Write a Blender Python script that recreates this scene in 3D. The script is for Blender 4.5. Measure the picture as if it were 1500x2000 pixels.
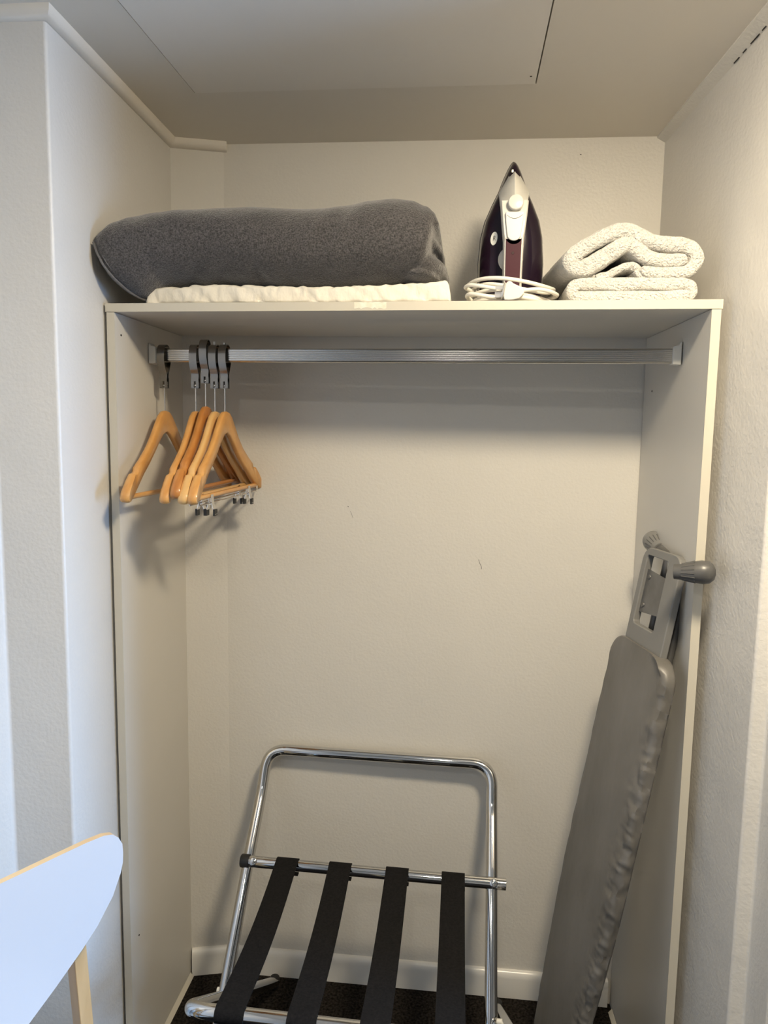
import bpy, bmesh, math, random
from mathutils import Vector, Matrix, noise
random.seed(7)
S = bpy.context.scene
COL = S.collection
for o in list(bpy.data.objects): bpy.data.objects.remove(o)

# ------------------------------------------------------------------ camera
CAM = Vector((0.74567, -1.39041, 1.51241)); YAW, PIT, ROL, FPX = 0.119479, 0.111191, 0.015687, 1372.34
fw = Vector((-math.sin(YAW)*math.cos(PIT), math.cos(YAW)*math.cos(PIT), -math.sin(PIT)))
r0 = Vector((math.cos(YAW), math.sin(YAW), 0)); u0 = r0.cross(fw)
rt = r0*math.cos(ROL)+u0*math.sin(ROL); up = -r0*math.sin(ROL)+u0*math.cos(ROL)
cd = bpy.data.cameras.new('camera'); cam = bpy.data.objects.new('camera', cd); COL.objects.link(cam)
cam.matrix_world = Matrix(((rt.x, up.x, -fw.x, CAM.x), (rt.y, up.y, -fw.y, CAM.y), (rt.z, up.z, -fw.z, CAM.z), (0, 0, 0, 1)))
cd.sensor_fit = 'HORIZONTAL'; cd.sensor_width = 36; cd.lens = 36*FPX/1500; cd.clip_start = 0.02
S.camera = cam

# ------------------------------------------------------------------ world, exposure, daylight
w = bpy.data.worlds.new('world'); S.world = w; w.use_nodes = True
w.node_tree.nodes['Background'].inputs[0].default_value = (0.55, 0.68, 0.9, 1)
w.node_tree.nodes['Background'].inputs[1].default_value = 0.4
S.view_settings.view_transform = 'Standard'; S.view_settings.look = 'None'
S.view_settings.gamma = 1; S.view_settings.exposure = 0.12; S.view_settings.use_curve_mapping = False
WARM = (1.0, 0.845, 0.61); COOL = (1.0, 0.94, 0.83); DAY = (0.30, 0.56, 1.0)
LAMP_NEAR, LAMP_FAR, DAYLIGHT = 194.0, 225.0, 52.0
wl = bpy.data.lights.new('window_daylight', 'AREA'); wl.shape = 'RECTANGLE'; wl.size = 0.38; wl.size_y = 1.2
wl.spread = math.radians(125); wl.color = DAY; wl.energy = DAYLIGHT
wlo = bpy.data.objects.new('window_daylight', wl); COL.objects.link(wlo)
wlo.location = (3.17, -0.575, 1.10); wlo.rotation_euler = (math.radians(66), 0, math.radians(90))   # shines to -X from the window

# ------------------------------------------------------------------ materials
def mat(name, col, rough=0.5, metal=0.0, var=None, vscale=4.0, bump=0.0, bscale=60.0, bdist=0.002, sheen=0.0, coat=0.0,
        stretch=None, alpha=None, bump2=None, spec=None, detail=4.0):
    m = bpy.data.materials.new(name); m.use_nodes = True
    nt = m.node_tree; b = nt.nodes['Principled BSDF']
    b.inputs['Base Color'].default_value = (*col, 1); b.inputs['Roughness'].default_value = rough
    b.inputs['Metallic'].default_value = metal
    if spec is not None: b.inputs['Specular IOR Level'].default_value = spec
    if sheen: b.inputs['Sheen Weight'].default_value = sheen; b.inputs['Sheen Roughness'].default_value = 0.4
    if coat: b.inputs['Coat Weight'].default_value = coat; b.inputs['Coat Roughness'].default_value = 0.08
    tc = nt.nodes.new('ShaderNodeTexCoord'); vec = tc.outputs['Object']
    if stretch:
        mp = nt.nodes.new('ShaderNodeMapping'); mp.inputs['Scale'].default_value = stretch
        nt.links.new(vec, mp.inputs['Vector']); vec = mp.outputs['Vector']
    if var:
        n = nt.nodes.new('ShaderNodeTexNoise'); n.inputs['Scale'].default_value = vscale; n.inputs['Detail'].default_value = detail
        nt.links.new(vec, n.inputs['Vector'])
        r = nt.nodes.new('ShaderNodeValToRGB'); r.color_ramp.elements[0].position = 0.32; r.color_ramp.elements[1].position = 0.68
        r.color_ramp.elements[0].color = (*col, 1); r.color_ramp.elements[1].color = (*var, 1)
        nt.links.new(n.outputs['Fac'], r.inputs['Fac']); nt.links.new(r.outputs['Color'], b.inputs['Base Color'])
    if bump:
        n = nt.nodes.new('ShaderNodeTexNoise'); n.inputs['Scale'].default_value = bscale; n.inputs['Detail'].default_value = 3
        nt.links.new(vec, n.inputs['Vector'])
        bp = nt.nodes.new('ShaderNodeBump'); bp.inputs['Strength'].default_value = bump; bp.inputs['Distance'].default_value = bdist
        nt.links.new(n.outputs['Fac'], bp.inputs['Height'])
        if bump2:
            n2 = nt.nodes.new('ShaderNodeTexNoise'); n2.inputs['Scale'].default_value = bump2[0]; n2.inputs['Detail'].default_value = 2
            nt.links.new(vec, n2.inputs['Vector'])
            bp2 = nt.nodes.new('ShaderNodeBump'); bp2.inputs['Strength'].default_value = bump2[1]; bp2.inputs['Distance'].default_value = bump2[2]
            nt.links.new(n2.outputs['Fac'], bp2.inputs['Height']); nt.links.new(bp2.outputs['Normal'], bp.inputs['Normal'])
        nt.links.new(bp.outputs['Normal'], b.inputs['Normal'])
    return m
def emit(name, col, strength):
    m = bpy.data.materials.new(name); m.use_nodes = True; b = m.node_tree.nodes['Principled BSDF']
    b.inputs['Base Color'].default_value = (0.9, 0.9, 0.9, 1)
    b.inputs['Emission Color'].default_value = (*col, 1); b.inputs['Emission Strength'].default_value = strength
    return m
def wood(name, c1, c2, scale, rough=0.3):
    m = mat(name, c1, rough, var=c2, vscale=9, stretch=scale, bump=0.05, bscale=40, coat=0.25)
    return m
M = {
 'wall': mat('painted_plaster', (0.655, 0.63, 0.575), 0.42, var=(0.675, 0.65, 0.595), vscale=2.2, bump=0.36, bscale=150, bdist=0.0020, bump2=(9, 0.15, 0.012)),
 'wallside': mat('gloss_painted_plaster', (0.645, 0.625, 0.585), 0.36, var=(0.665, 0.645, 0.605), vscale=2.2, bump=0.32, bscale=130, bdist=0.0026, bump2=(7, 0.25, 0.014)),
 'ceil': mat('ceiling_paint', (0.75, 0.70, 0.615), 0.6, var=(0.77, 0.72, 0.635), vscale=2.0, bump=0.08, bscale=90, bdist=0.002, bump2=(3, 0.1, 0.01)),
 'hatch': mat('hatch_paint_shade_step', (0.80, 0.755, 0.68), 0.6, var=(0.82, 0.775, 0.70), vscale=2.0, bump=0.08, bscale=90, bdist=0.002),  # lighter than the ceiling: shaded step at its back edge put into colour
 'trim': mat('gloss_trim_paint', (0.74, 0.725, 0.68), 0.25, bump=0.12, bscale=40, bdist=0.002),
 'mel': mat('cream_melamine', (0.60, 0.575, 0.52), 0.35, var=(0.615, 0.59, 0.535), vscale=6),
 'edge': mat('melamine_edge_band', (0.57, 0.535, 0.45), 0.4),
 'dark': mat('dark_gap', (0.02, 0.018, 0.015), 0.9),
 'carpet': mat('black_carpet', (0.008, 0.007, 0.006), 0.95, var=(0.045, 0.038, 0.032), vscale=160, bump=1.0, bscale=330, bdist=0.01, detail=2, spec=.05),
 'alu': mat('brushed_aluminium', (0.56, 0.55, 0.53), 0.22, 1.0),
 'chrome': mat('chrome', (0.62, 0.61, 0.59), 0.07, 1.0),
 'steel': mat('dark_nickel_steel', (0.23, 0.22, 0.205), 0.2, 1.0, bump=0.08, bscale=60, bdist=0.001),
 'wire': mat('bright_wire', (0.75, 0.73, 0.70), 0.2, 1.0),
 'socket': mat('pale_plastic', (0.68, 0.67, 0.62), 0.4),
 'wood1': wood('honey_beech', (0.56, 0.27, 0.075), (0.66, 0.36, 0.12), (9, 1.2, 3)),
 'wood2': wood('amber_beech', (0.42, 0.16, 0.035), (0.52, 0.23, 0.06), (9, 1.2, 3)),
 'wood3': wood('pale_beech', (0.64, 0.38, 0.14), (0.70, 0.45, 0.19), (9, 1.2, 3)),
 'blanket': mat('grey_fleece', (0.032, 0.030, 0.0315), 0.95, var=(0.112, 0.106, 0.106), vscale=330, bump=0.8, bscale=420, bdist=0.003, sheen=0.5, bump2=(22, 0.35, 0.012), detail=2),
 'hem': mat('grey_hem', (0.14, 0.135, 0.135), 0.9, bump=0.6, bscale=300, bdist=0.002, sheen=0.3),
 'quilt': mat('white_quilt_cotton', (0.78, 0.74, 0.645), 0.85, var=(0.81, 0.77, 0.68), vscale=30, bump=0.5, bscale=45, bdist=0.008, stretch=(1, 1, .6)),
 'towel': mat('white_terry', (0.69, 0.665, 0.605), 0.95, var=(0.76, 0.74, 0.685), vscale=140, bump=1.0, bscale=260, bdist=0.008, sheen=0.3, bump2=(110, .6, .006)),
 'purple': mat('dark_plum_plastic', (0.012, 0.005, 0.012), 0.14, spec=.35),
 'burg': mat('burgundy_grip', (0.048, 0.005, 0.014), 0.5, spec=.2),
 'white': mat('white_plastic', (0.68, 0.66, 0.60), 0.3),
 'badge': mat('badge_white', (0.75, 0.75, 0.70), 0.4),
 'ink': mat('ink_dark', (0.02, 0.02, 0.02), 0.6),
 'cable': mat('white_cable', (0.78, 0.75, 0.67), 0.4),
 'sole': mat('black_soleplate_rim', (0.03, 0.025, 0.025), 0.25),
 'silver': mat('silver_skirt', (0.62, 0.60, 0.55), 0.25, 0.6),
 'strap': mat('black_webbing', (0.008, 0.008, 0.008), 0.85, var=(0.014, 0.013, 0.013), vscale=200, bump=0.4, bscale=500, bdist=0.001, spec=.06),
 'rubber': mat('black_rubber', (0.01, 0.01, 0.01), 0.5),
 'bcover': mat('grey_board_cover', (0.105, 0.098, 0.085), 0.40, var=(0.165, 0.157, 0.145), vscale=6, stretch=(1, 1, .45), bump=0.3, bscale=16, bdist=0.01, bump2=(70, 0.08, 0.003)),
 'gplastic': mat('grey_plastic', (0.185, 0.183, 0.175), 0.4, bump=0.05, bscale=200, bdist=0.001),
 'gplastic2': mat('dark_grey_plastic', (0.085, 0.084, 0.082), 0.36),
 'gmetal': mat('dull_zinc_plate', (0.15, 0.15, 0.15), 0.4, 0.6, var=(0.19, 0.19, 0.19), vscale=30),
 'lam': mat('white_laminate', (0.585, 0.60, 0.63), 0.25),
 'ply': mat('ply_edge', (0.72, 0.58, 0.38), 0.45, stretch=(1, 1, 40), var=(0.62, 0.46, 0.28), vscale=6),
 'oak': wood('oak_leg', (0.55, 0.35, 0.16), (0.62, 0.41, 0.20), (6, 6, .8), 0.4),
 'tape': mat('old_tape', (0.72, 0.66, 0.53), 0.6, var=(0.82, 0.78, 0.68), vscale=90),
 'glass': mat('window_frame_paint', (0.8, 0.8, 0.8), 0.4),
 'lampbase': mat('lamp_base_white', (0.8, 0.8, 0.8), 0.4),
}

# ------------------------------------------------------------------ mesh helpers
def link(name, me, m, parent=None):
    o = bpy.data.objects.new(name, me); COL.objects.link(o)
    if m: me.materials.append(M[m] if isinstance(m, str) else m)
    if parent: o.parent = parent
    return o
def mesh(name, vs, fs, m, parent=None, smooth=False, bevel=0, seg=2, sub=0, auto=None):
    if parent is not None and parent.get('_w') :
        L = Vector(parent['_w']); vs = [Vector(v)-L for v in vs]
    me = bpy.data.meshes.new(name); me.from_pydata([tuple(v) for v in vs], [], fs); me.update()
    bm = bmesh.new(); bm.from_mesh(me); bmesh.ops.recalc_face_normals(bm, faces=bm.faces[:]); bm.to_mesh(me); bm.free()
    o = link(name, me, m, parent)
    if smooth:
        for p in me.polygons: p.use_smooth = True
    if auto: me.set_sharp_from_angle(angle=math.radians(auto))
    if bevel:
        b = o.modifiers.new('bevel', 'BEVEL'); b.width = bevel; b.segments = seg; b.limit_method = 'ANGLE'; b.angle_limit = math.radians(40)
        for p in me.polygons: p.use_smooth = True
        b.harden_normals = True
    if sub:
        s = o.modifiers.new('subdivision', 'SUBSURF'); s.levels = sub; s.render_levels = sub
    if parent is not None and parent.get('_w'): o['_w'] = parent['_w']
    return o
def boxg(x0, x1, y0, y1, z0, z1):
    return ([(x0, y0, z0), (x1, y0, z0), (x1, y1, z0), (x0, y1, z0), (x0, y0, z1), (x1, y0, z1), (x1, y1, z1), (x0, y1, z1)],
            [(0, 3, 2, 1), (4, 5, 6, 7), (0, 1, 5, 4), (1, 2, 6, 5), (2, 3, 7, 6), (3, 0, 4, 7)])
def box(name, x0, x1, y0, y1, z0, z1, m, parent=None, bevel=0, seg=2):
    v, f = boxg(x0, x1, y0, y1, z0, z1); return mesh(name, v, f, m, parent, bevel=bevel, seg=seg)
def prismg(poly, a, b, fn):
    n = len(poly); vs = [fn(p, a) for p in poly]+[fn(p, b) for p in poly]
    fs = [tuple(range(n)), tuple(range(2*n-1, n-1, -1))]+[(i, (i+1) % n, n+(i+1) % n, n+i) for i in range(n)]
    return vs, fs
def prism_z(name, poly, z0, z1, m, parent=None, **k):
    v, f = prismg(poly, z0, z1, lambda p, z: (p[0], p[1], z)); return mesh(name, v, f, m, parent, **k)
def smoothpath(pts, n=8, closed=False):
    P = [Vector(p) for p in pts]; out = []; N = len(P)
    rng = range(N if closed else N-1)
    for i in rng:
        if closed: p0, p1, p2, p3 = P[(i-1) % N], P[i], P[(i+1) % N], P[(i+2) % N]
        else: p0, p1, p2, p3 = P[max(i-1, 0)], P[i], P[i+1], P[min(i+2, N-1)]
        for k in range(n):
            t = k/n
            out.append(0.5*((2*p1)+(-p0+p2)*t+(2*p0-5*p1+4*p2-p3)*t*t+(-p0+3*p1-3*p2+p3)*t**3))
    if not closed: out.append(P[-1])
    return out
def fillet(pts, rad, n=8):
    P = [Vector(p) for p in pts]; out = [P[0]]
    for i in range(1, len(P)-1):
        a = (P[i-1]-P[i]); b = (P[i+1]-P[i]); la, lb = a.length, b.length; a.normalize(); b.normalize()
        rr = rad[i] if isinstance(rad, (list, tuple)) else rad
        ang = a.angle(b); tl = min(rr/math.tan(ang/2), la*.49, lb*.49)
        A = P[i]+a*tl; B = P[i]+b*tl
        for k in range(n+1):
            t = k/n; out.append((1-t)**2*A+2*t*(1-t)*P[i]+t*t*B)
    out.append(P[-1]); return out
def sweepg(path, sect, closed=False, upv=None, cap=True):
    """sect: list of (a,b) or function(i)->list; frame by parallel transport (or fixed up vector)"""
    P = [Vector(p) for p in path]; N = len(P); vs = []; fs = []
    T = []
    for i in range(N):
        if closed: t = P[(i+1) % N]-P[(i-1) % N]
        else: t = P[min(i+1, N-1)]-P[max(i-1, 0)]
        T.append(t.normalized())
    if upv is not None: up_ = Vector(upv)
    a = (Vector((0, 0, 1)) if abs(T[0].z) < .9 else Vector((0, 1, 0))).cross(T[0]).normalized()
    ns = None
    for i in range(N):
        if upv is not None: b = up_.copy(); a = b.cross(T[i]).normalized()
        else:
            a = (a-T[i]*a.dot(T[i])).normalized(); b = T[i].cross(a)
        sc = sect(i) if callable(sect) else sect
        ns = len(sc)
        vs += [P[i]+a*s[0]+b*s[1] for s in sc]
    for i in range(N if closed else N-1):
        j = (i+1) % N
        fs += [(i*ns+k, i*ns+(k+1) % ns, j*ns+(k+1) % ns, j*ns+k) for k in range(ns)]
    if cap and not closed: fs += [tuple(range(ns-1, -1, -1)), tuple((N-1)*ns+k for k in range(ns))]
    return vs, fs
def circ(r, n=14): return [(r*math.cos(2*math.pi*k/n), r*math.sin(2*math.pi*k/n)) for k in range(n)]
def tubeg(path, r, n=14, closed=False):
    if callable(r): return sweepg(path, lambda i: circ(r(i), n), closed)
    return sweepg(path, circ(r, n), closed)
def tube(name, path, r, m, parent=None, n=14, closed=False, auto=45):
    v, f = tubeg(path, r, n, closed); return mesh(name, v, f, m, parent, smooth=True, auto=auto)
def merge(*gs):
    V, F = [], []
    for v, f in gs:
        b = len(V); V += list(v); F += [tuple(i+b for i in q) for q in f]
    return V, F
def lathe(name, prof, base, axis, m, parent=None, n=24, auto=40):
    """prof: (radius, height along axis)"""
    ax = Vector(axis).normalized(); a = (Vector((0, 0, 1)) if abs(ax.z) < .9 else Vector((1, 0, 0))).cross(ax).normalized(); b = ax.cross(a)
    B = Vector(base); vs = []; fs = []
    for r, h in prof: vs += [B+ax*h+a*(r*math.cos(2*math.pi*k/n))+b*(r*math.sin(2*math.pi*k/n)) for k in range(n)]
    for i in range(len(prof)-1): fs += [(i*n+k, i*n+(k+1) % n, (i+1)*n+(k+1) % n, (i+1)*n+k) for k in range(n)]
    fs += [tuple(range(n-1, -1, -1)), tuple((len(prof)-1)*n+k for k in range(n))]
    return mesh(name, vs, fs, m, parent, smooth=True, auto=auto)
def thing(name, loc, label, cat, group=None, world=True):
    o = bpy.data.objects.new(name, None); COL.objects.link(o); o.location = loc; o.empty_display_size = 0.05
    o['label'] = label; o['category'] = cat
    if group: o['group'] = group
    if world: o['_w'] = tuple(loc)
    return o
def struct(o): o['kind'] = 'structure'; return o

# ------------------------------------------------------------------ room shell
YB = lambda x: 0.3784+0.0204*x          # back wall line
CZ = lambda x, y: 2.222+(1.18-x)*0.006-y*0.024   # ceiling underside
WH = 2.34
struct(prism_z('floor', [(-.3, -3.7), (3.4, -3.7), (3.4, .5), (-.3, .5)], -.06, 0, 'carpet'))
wb = struct(prism_z('wall_back', [(-.2, YB(-.2)), (1.4, YB(1.4)), (1.4, .55), (-.2, .55)], 0, WH, 'wall'))
DG0, DG1 = Vector((-.006, .346)), Vector((.118, YB(.118)))
struct(prism_z('wall_corner', [tuple(DG0), tuple(DG1), (-.006, YB(.0)+.001)], 0, WH, 'wall'))
wlft = struct(prism_z('wall_left', [(-.006, .40), (-.006, -.167), (-.129, -.172), (-.129, -3.62), (-.28, -3.62), (-.28, .40)], 0, WH, 'wallside', bevel=.006, seg=4))
wrgt = struct(prism_z('wall_right', [(1.172, .46), (1.2372, -.163), (1.262, -.170), (1.264, -.25), (3.2, -.25), (3.2, .46)], 0, WH, 'wallside', bevel=.005, seg=4))
v, f = merge(boxg(3.2, 3.34, -3.62, -.90, 0, WH), boxg(3.2, 3.34, -.36, -.24, 0, WH), boxg(3.2, 3.34, -.90, -.36, 0, .48), boxg(3.2, 3.34, -.90, -.36, 1.82, WH))
struct(mesh('wall_right_room', v, f, 'wallside'))
v, f = merge(boxg(3.22, 3.28, -.90, -.36, .48, .52), boxg(3.22, 3.28, -.90, -.36, 1.78, 1.82), boxg(3.22, 3.28, -.90, -.86, .52, 1.78), boxg(3.22, 3.28, -.40, -.36, .52, 1.78), boxg(3.22, 3.28, -.86, -.40, 1.14, 1.17))
struct(mesh('window_1', v, f, 'glass'))
struct(prism_z('wall_rear', [(-.28, -3.74), (3.34, -3.74), (3.34, -3.6), (-.28, -3.6)], 0, WH, 'wallside'))
# ceiling with a hatch opening
HX = (.140, .862); HY = (-.55, .137)
xs = [-.3, HX[0], HX[1], 3.4]; ys = [-3.7, HY[0], HY[1], .5]
skx = {HX[0]: lambda y: .1438-.0*(y), HX[1]: lambda y: .8592+(.137-y)*.018}
def hx(x, y): return (.1436+(y-.13)*.034 if x == HX[0] else .8585-(y-.137)*.018) if x in HX else x
def hy(x, y): return (.1302+(x-.14)*.0188) if y == HY[1] else y
V = []; F = []
for iy, y in enumerate(ys):
    for ix, x in enumerate(xs):
        X, Y = hx(x, y), hy(x, y); V.append((X, Y, CZ(X, Y)))
nb = len(V)
for (X, Y, Z) in V[:nb]: V.append((X, Y, Z+.018))
for iy in range(3):
    for ix in range(3):
        if (ix, iy) == (1, 1): continue
        q = [iy*4+ix, iy*4+ix+1, (iy+1)*4+ix+1, (iy+1)*4+ix]
        F += [tuple(q), tuple(i+nb for i in reversed(q))]
for a, b in ((5, 6), (6, 10), (10, 9), (9, 5)): F.append((a, b, b+nb, a+nb))
bx_ = boxg(-.3, 3.4, -3.7, .5, 2.345, 2.38)
V2, F2 = merge((V, F), bx_)
ceil = struct(mesh('ceiling', V2, F2, 'ceil'))
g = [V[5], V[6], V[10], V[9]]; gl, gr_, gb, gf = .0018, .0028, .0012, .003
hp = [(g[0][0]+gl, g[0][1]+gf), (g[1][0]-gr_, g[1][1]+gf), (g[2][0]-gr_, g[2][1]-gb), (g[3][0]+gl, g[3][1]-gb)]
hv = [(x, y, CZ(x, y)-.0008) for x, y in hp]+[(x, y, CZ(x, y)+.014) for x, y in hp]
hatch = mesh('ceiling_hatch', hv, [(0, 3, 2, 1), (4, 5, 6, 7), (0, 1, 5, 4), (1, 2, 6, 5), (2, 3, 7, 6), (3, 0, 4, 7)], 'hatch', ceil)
hx0 = Vector((.845, .112, CZ(.845, .112)))
lathe('screw', [(.0022, 0), (.0018, .0008)], hx0-Vector((0, 0, .0014)), (0, 0, 1), 'dark', hatch, n=10)
# back edge of the hatch sits a touch proud: a thin lip
# cornice (quarter round) along the left wall
def cornice(path, r, name):
    sect = [(0, 0)]+[(r*math.sin(a), -r*math.cos(a)) for a in [i*math.pi/2/7 for i in range(8)]]
    return path, sect
cp = [Vector((-.24, -.172, 0)), Vector((-.006, -.167, 0)), Vector((DG0.x, DG0.y, 0)), Vector((DG1.x+.008, DG1.y+.001, 0))]
def offs(path, d):
    out = []
    for i, p in enumerate(path):
        n = Vector((0, 0, 0)); c = 0
        ds = []
        if i > 0: ds.append((path[i]-path[i-1]).normalized())
        if i < len(path)-1: ds.append((path[i+1]-path[i]).normalized())
        ns_ = [Vector((q.y, -q.x, 0)) for q in ds]
        m_ = sum(ns_, Vector((0, 0, 0))).normalized(); k = 1/max(m_.dot(ns_[0]), .4)
        out.append(p+m_*d*k)
    return out
R = .017; V = []; F = []
prof = [(0, -R)]+[(R*math.sin(a)+.001*0, -R*math.cos(a)) for a in [i*math.pi/2/6 for i in range(1, 7)]]
prof = [(-.004, .012), (-.004, -R-.002), (.002, -R-.002)]+[(.002+R*math.sin(a), -.002-R*math.cos(a)) for a in [i*math.pi/2/6 for i in range(0, 7)]]+[(R+.002, .012)]
rows = [offs(cp, d) for d, z in prof]
for i in range(len(cp)):
    for (d, z), row in zip(prof, rows):
        p = row[i]; V.append((p.x, p.y, CZ(p.x, p.y)+z))
n_ = len(prof)
for i in range(len(cp)-1): F += [(i*n_+k, i*n_+(k+1) % n_, (i+1)*n_+(k+1) % n_, (i+1)*n_+k) for k in range(n_)]
F += [tuple(range(n_)), tuple((len(cp)-1)*n_+k for k in range(n_))]
struct(mesh('trim_1', V, F, 'ceil', smooth=True, auto=50))
# small splayed strip between ceiling and right wall
pa, pb = Vector((1.1815, YB(1.18), 0)), Vector((1.2372, -.163, 0)); V = []
for p in (pa, pb):
    for dx, dz in ((.006, .01), (.006, -.014), (-.001, -.016), (-.022, -.0035), (-.022, .01)): V.append((p.x+dx, p.y, CZ(p.x, p.y)+dz))
struct(mesh('trim_2', V, [(0, 1, 2, 3, 4), (9, 8, 7, 6, 5)]+[(k, (k+1) % 5, 5+(k+1) % 5, 5+k) for k in range(5)], 'wall'))
for k, (t, l) in enumerate(((.60, .02), (.66, .012), (.71, .03), (.78, .012), (.84, .045))):   # open paint cracks along that strip
    q = pa.lerp(pb, t); dirn = (pb-pa).normalized()
    vs, fs = tubeg([Vector((q.x-.0035, q.y, CZ(q.x, q.y)-.0155)), Vector((q.x-.0035, q.y, CZ(q.x, q.y)-.0155))+dirn*l], .0011, 6)
    mesh('paint_crack', vs, fs, 'dark', wrgt)
# skirting boards
SK = [(-.002, .0), (.014, .0), (.014, .056), (.0125, .066), (.008, .073), (.002, .075), (-.002, .075)]
def skirting(name, p0, p1):
    p0, p1 = Vector((*p0, 0)), Vector((*p1, 0)); t = (p1-p0).normalized(); nrm = Vector((t.y, -t.x, 0)); V = []
    for p in (p0, p1): V += [p+nrm*a+Vector((0, 0, z)) for a, z in SK]
    n = len(SK)
    return struct(mesh(name, V, [tuple(range(n)), tuple(range(2*n-1, n-1, -1))]+[(k, (k+1) % n, n+(k+1) % n, n+k) for k in range(n)], 'trim', smooth=True, auto=50))
skirting('baseboard_back', (.112, YB(.112)), (1.152, YB(1.152)))
skirting('baseboard_corner', (.016, .3525), (.118, YB(.118)))
lathe('filler_patch', [(.0105, -.001), (.0100, .0004), (.008, .0006)], (1.2262, -.045, 1.323), (-.995, -.10, 0), 'wallside', wrgt, n=20)
# scuffs and dents on the back wall
def scuff(pts, r=.0006):
    vs, fs = tubeg(smoothpath([(x, YB(x)-.0001, z) for x, z in pts], 4), r, 5); mesh('scuff_mark', vs, fs, 'ink', wb)
scuff([(.7765, 1.197), (.779, 1.188), (.7835, 1.180), (.784, 1.172)])
scuff([(.438, 1.325), (.440, 1.323)], .0009)
scuff([(.445, 1.312), (.452, 1.295)], .0004)
scuff([(.985, 2.176), (.988, 2.176)], .001)

# ------------------------------------------------------------------ open wardrobe unit
W, H, T = 1.2, 1.767, .0168
PB0, PB1 = .346, YB(1.16)-.003
wr = thing('wardrobe_unit', (W/2, .18, 0), 'open cream melamine wardrobe frame with top shelf and two side panels', 'wardrobe')
sh = mesh('top_shelf', [(0, 0, H-T), (W, 0, H-T), (W-.020, PB1, H-T), (-.003, PB0-.001, H-T), (0, 0, H), (W, 0, H), (W-.020, PB1, H), (-.003, PB0-.001, H)],
     [(0, 3, 2, 1), (4, 5, 6, 7), (0, 1, 5, 4), (1, 2, 6, 5), (2, 3, 7, 6), (3, 0, 4, 7)], 'mel', wr, bevel=.0006)
box('edge_band', .0, W, -.0012, .0, H-T, H, 'edge', sh)
lp = prism_z('side_panel', [(.002, .0008), (.002+T, .0008), (.014, .353), (-.004, .345)], .001, H-T-.0008, 'mel', wr)
prism_z('edge_band', [(.002, -.0004), (.002+T, -.0004), (.002+T, .0008), (.002, .0008)], .001, H-T-.0008, 'edge', lp)
rp = prism_z('side_panel', [(W-.002-T, .0008), (W-.002, .0008), (W-.021, PB1), (W-.022-T, PB1)], .001, H-T-.0008, 'mel', wr)
prism_z('edge_band', [(W-.002-T, -.0004), (W-.002, -.0004), (W-.002, .0008), (W-.002-T, .0008)], .001, H-T-.0008, 'edge', rp)
# bead strips where the panels meet the carpet
mesh('floor_bead', [(.0185, .002, 0), (.0285, .002, 0), (.0195, .002, .012), (.0145, .338, 0), (.0245, .340, 0), (.0155, .338, .012)],
     [(0, 1, 2), (5, 4, 3), (0, 3, 4, 1), (1, 4, 5, 2), (2, 5, 3, 0)], 'edge', lp)
mesh('floor_bead', [(1.1812, .002, 0), (1.1712, .002, 0), (1.1802, .002, .012), (1.1622, .372, 0), (1.152, .372, 0), (1.1612, .372, .012)],
     [(0, 1, 2), (5, 4, 3), (0, 3, 4, 1), (1, 4, 5, 2), (2, 5, 3, 0)], 'edge', rp)
for P, px in ((lp, (.0186, .026, 1.707)), (lp, (.0182, .04, .35))):
    lathe('screw_hole', [(.0022, 0), (.0022, .0009)], px, (1, 0, 0), 'dark', P, n=10)
lathe('screw_hole', [(.0022, 0), (.0022, .0009)], (1.1622, .325, 1.62), (-1, 0, 0), 'dark', rp, n=10)
# tape remains in the middle of the shelf edge
tp = []
for k in range(15): tp.append((.514+.0045*k, H-.0005-abs(random.gauss(0, .0012))))
for k in range(14, -1, -1): tp.append((.514+.0045*k, H-.0105-random.random()*.004))
v, f = prismg(tp, -.0012, -.0015, lambda p, y: (p[0], y, p[1])); mesh('tape_remnant', v, f, 'tape', sh)

# ------------------------------------------------------------------ clothes rail
ry0, ry1, rz = .166, .152, 1.6805
rl = thing('clothes_rail', (.6, .158, rz), 'ribbed aluminium hanging rail under the top shelf', 'clothes rail')
sec = []
for k in range(25):     # ribbed front face
    z = -.0125+.025*k/24; sec.append((-.0088+.0009*(.5-.5*math.cos(2*math.pi*k/4)), z))
sec += [(-.0075, .0142), (-.0045, .0155), (.0045, .0155), (.0080, .0135), (.0086, .010), (.0086, -.010), (.0080, -.0135), (.0045, -.0155), (-.0045, -.0155), (-.0075, -.0142)]
NS = len(sec)
xa, xb = .0165, 1.1725
V = [];
for x, yy in ((xa, ry0), (xb, ry1)): V += [(x, yy+s[0], rz+s[1]) for s in sec]
F = [(k, (k+1) % NS, NS+(k+1) % NS, NS+k) for k in range(NS)]+[tuple(range(NS)), tuple(range(2*NS-1, NS-1, -1))]
mesh('rail_tube', V, F, 'alu', rl, smooth=True, auto=60)
for x, yy, s in ((.0178, ry0, 1), (1.1715, ry1, -1)):
    # socket: wide flange on the panel that slopes down to a cup round the tube
    pr = [(0, .027), (.003, .027), (.006, .021), (.017, .0185), (.017, -.0175), (.003, -.0185), (0, -.0185)]
    v, f = prismg([(x+s*a, rz+b) for a, b in pr], yy-.013, yy+.013, lambda p, y: (p[0], y, p[1])); mesh('rail_socket', v, f, 'socket', rl, bevel=.0015)

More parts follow.
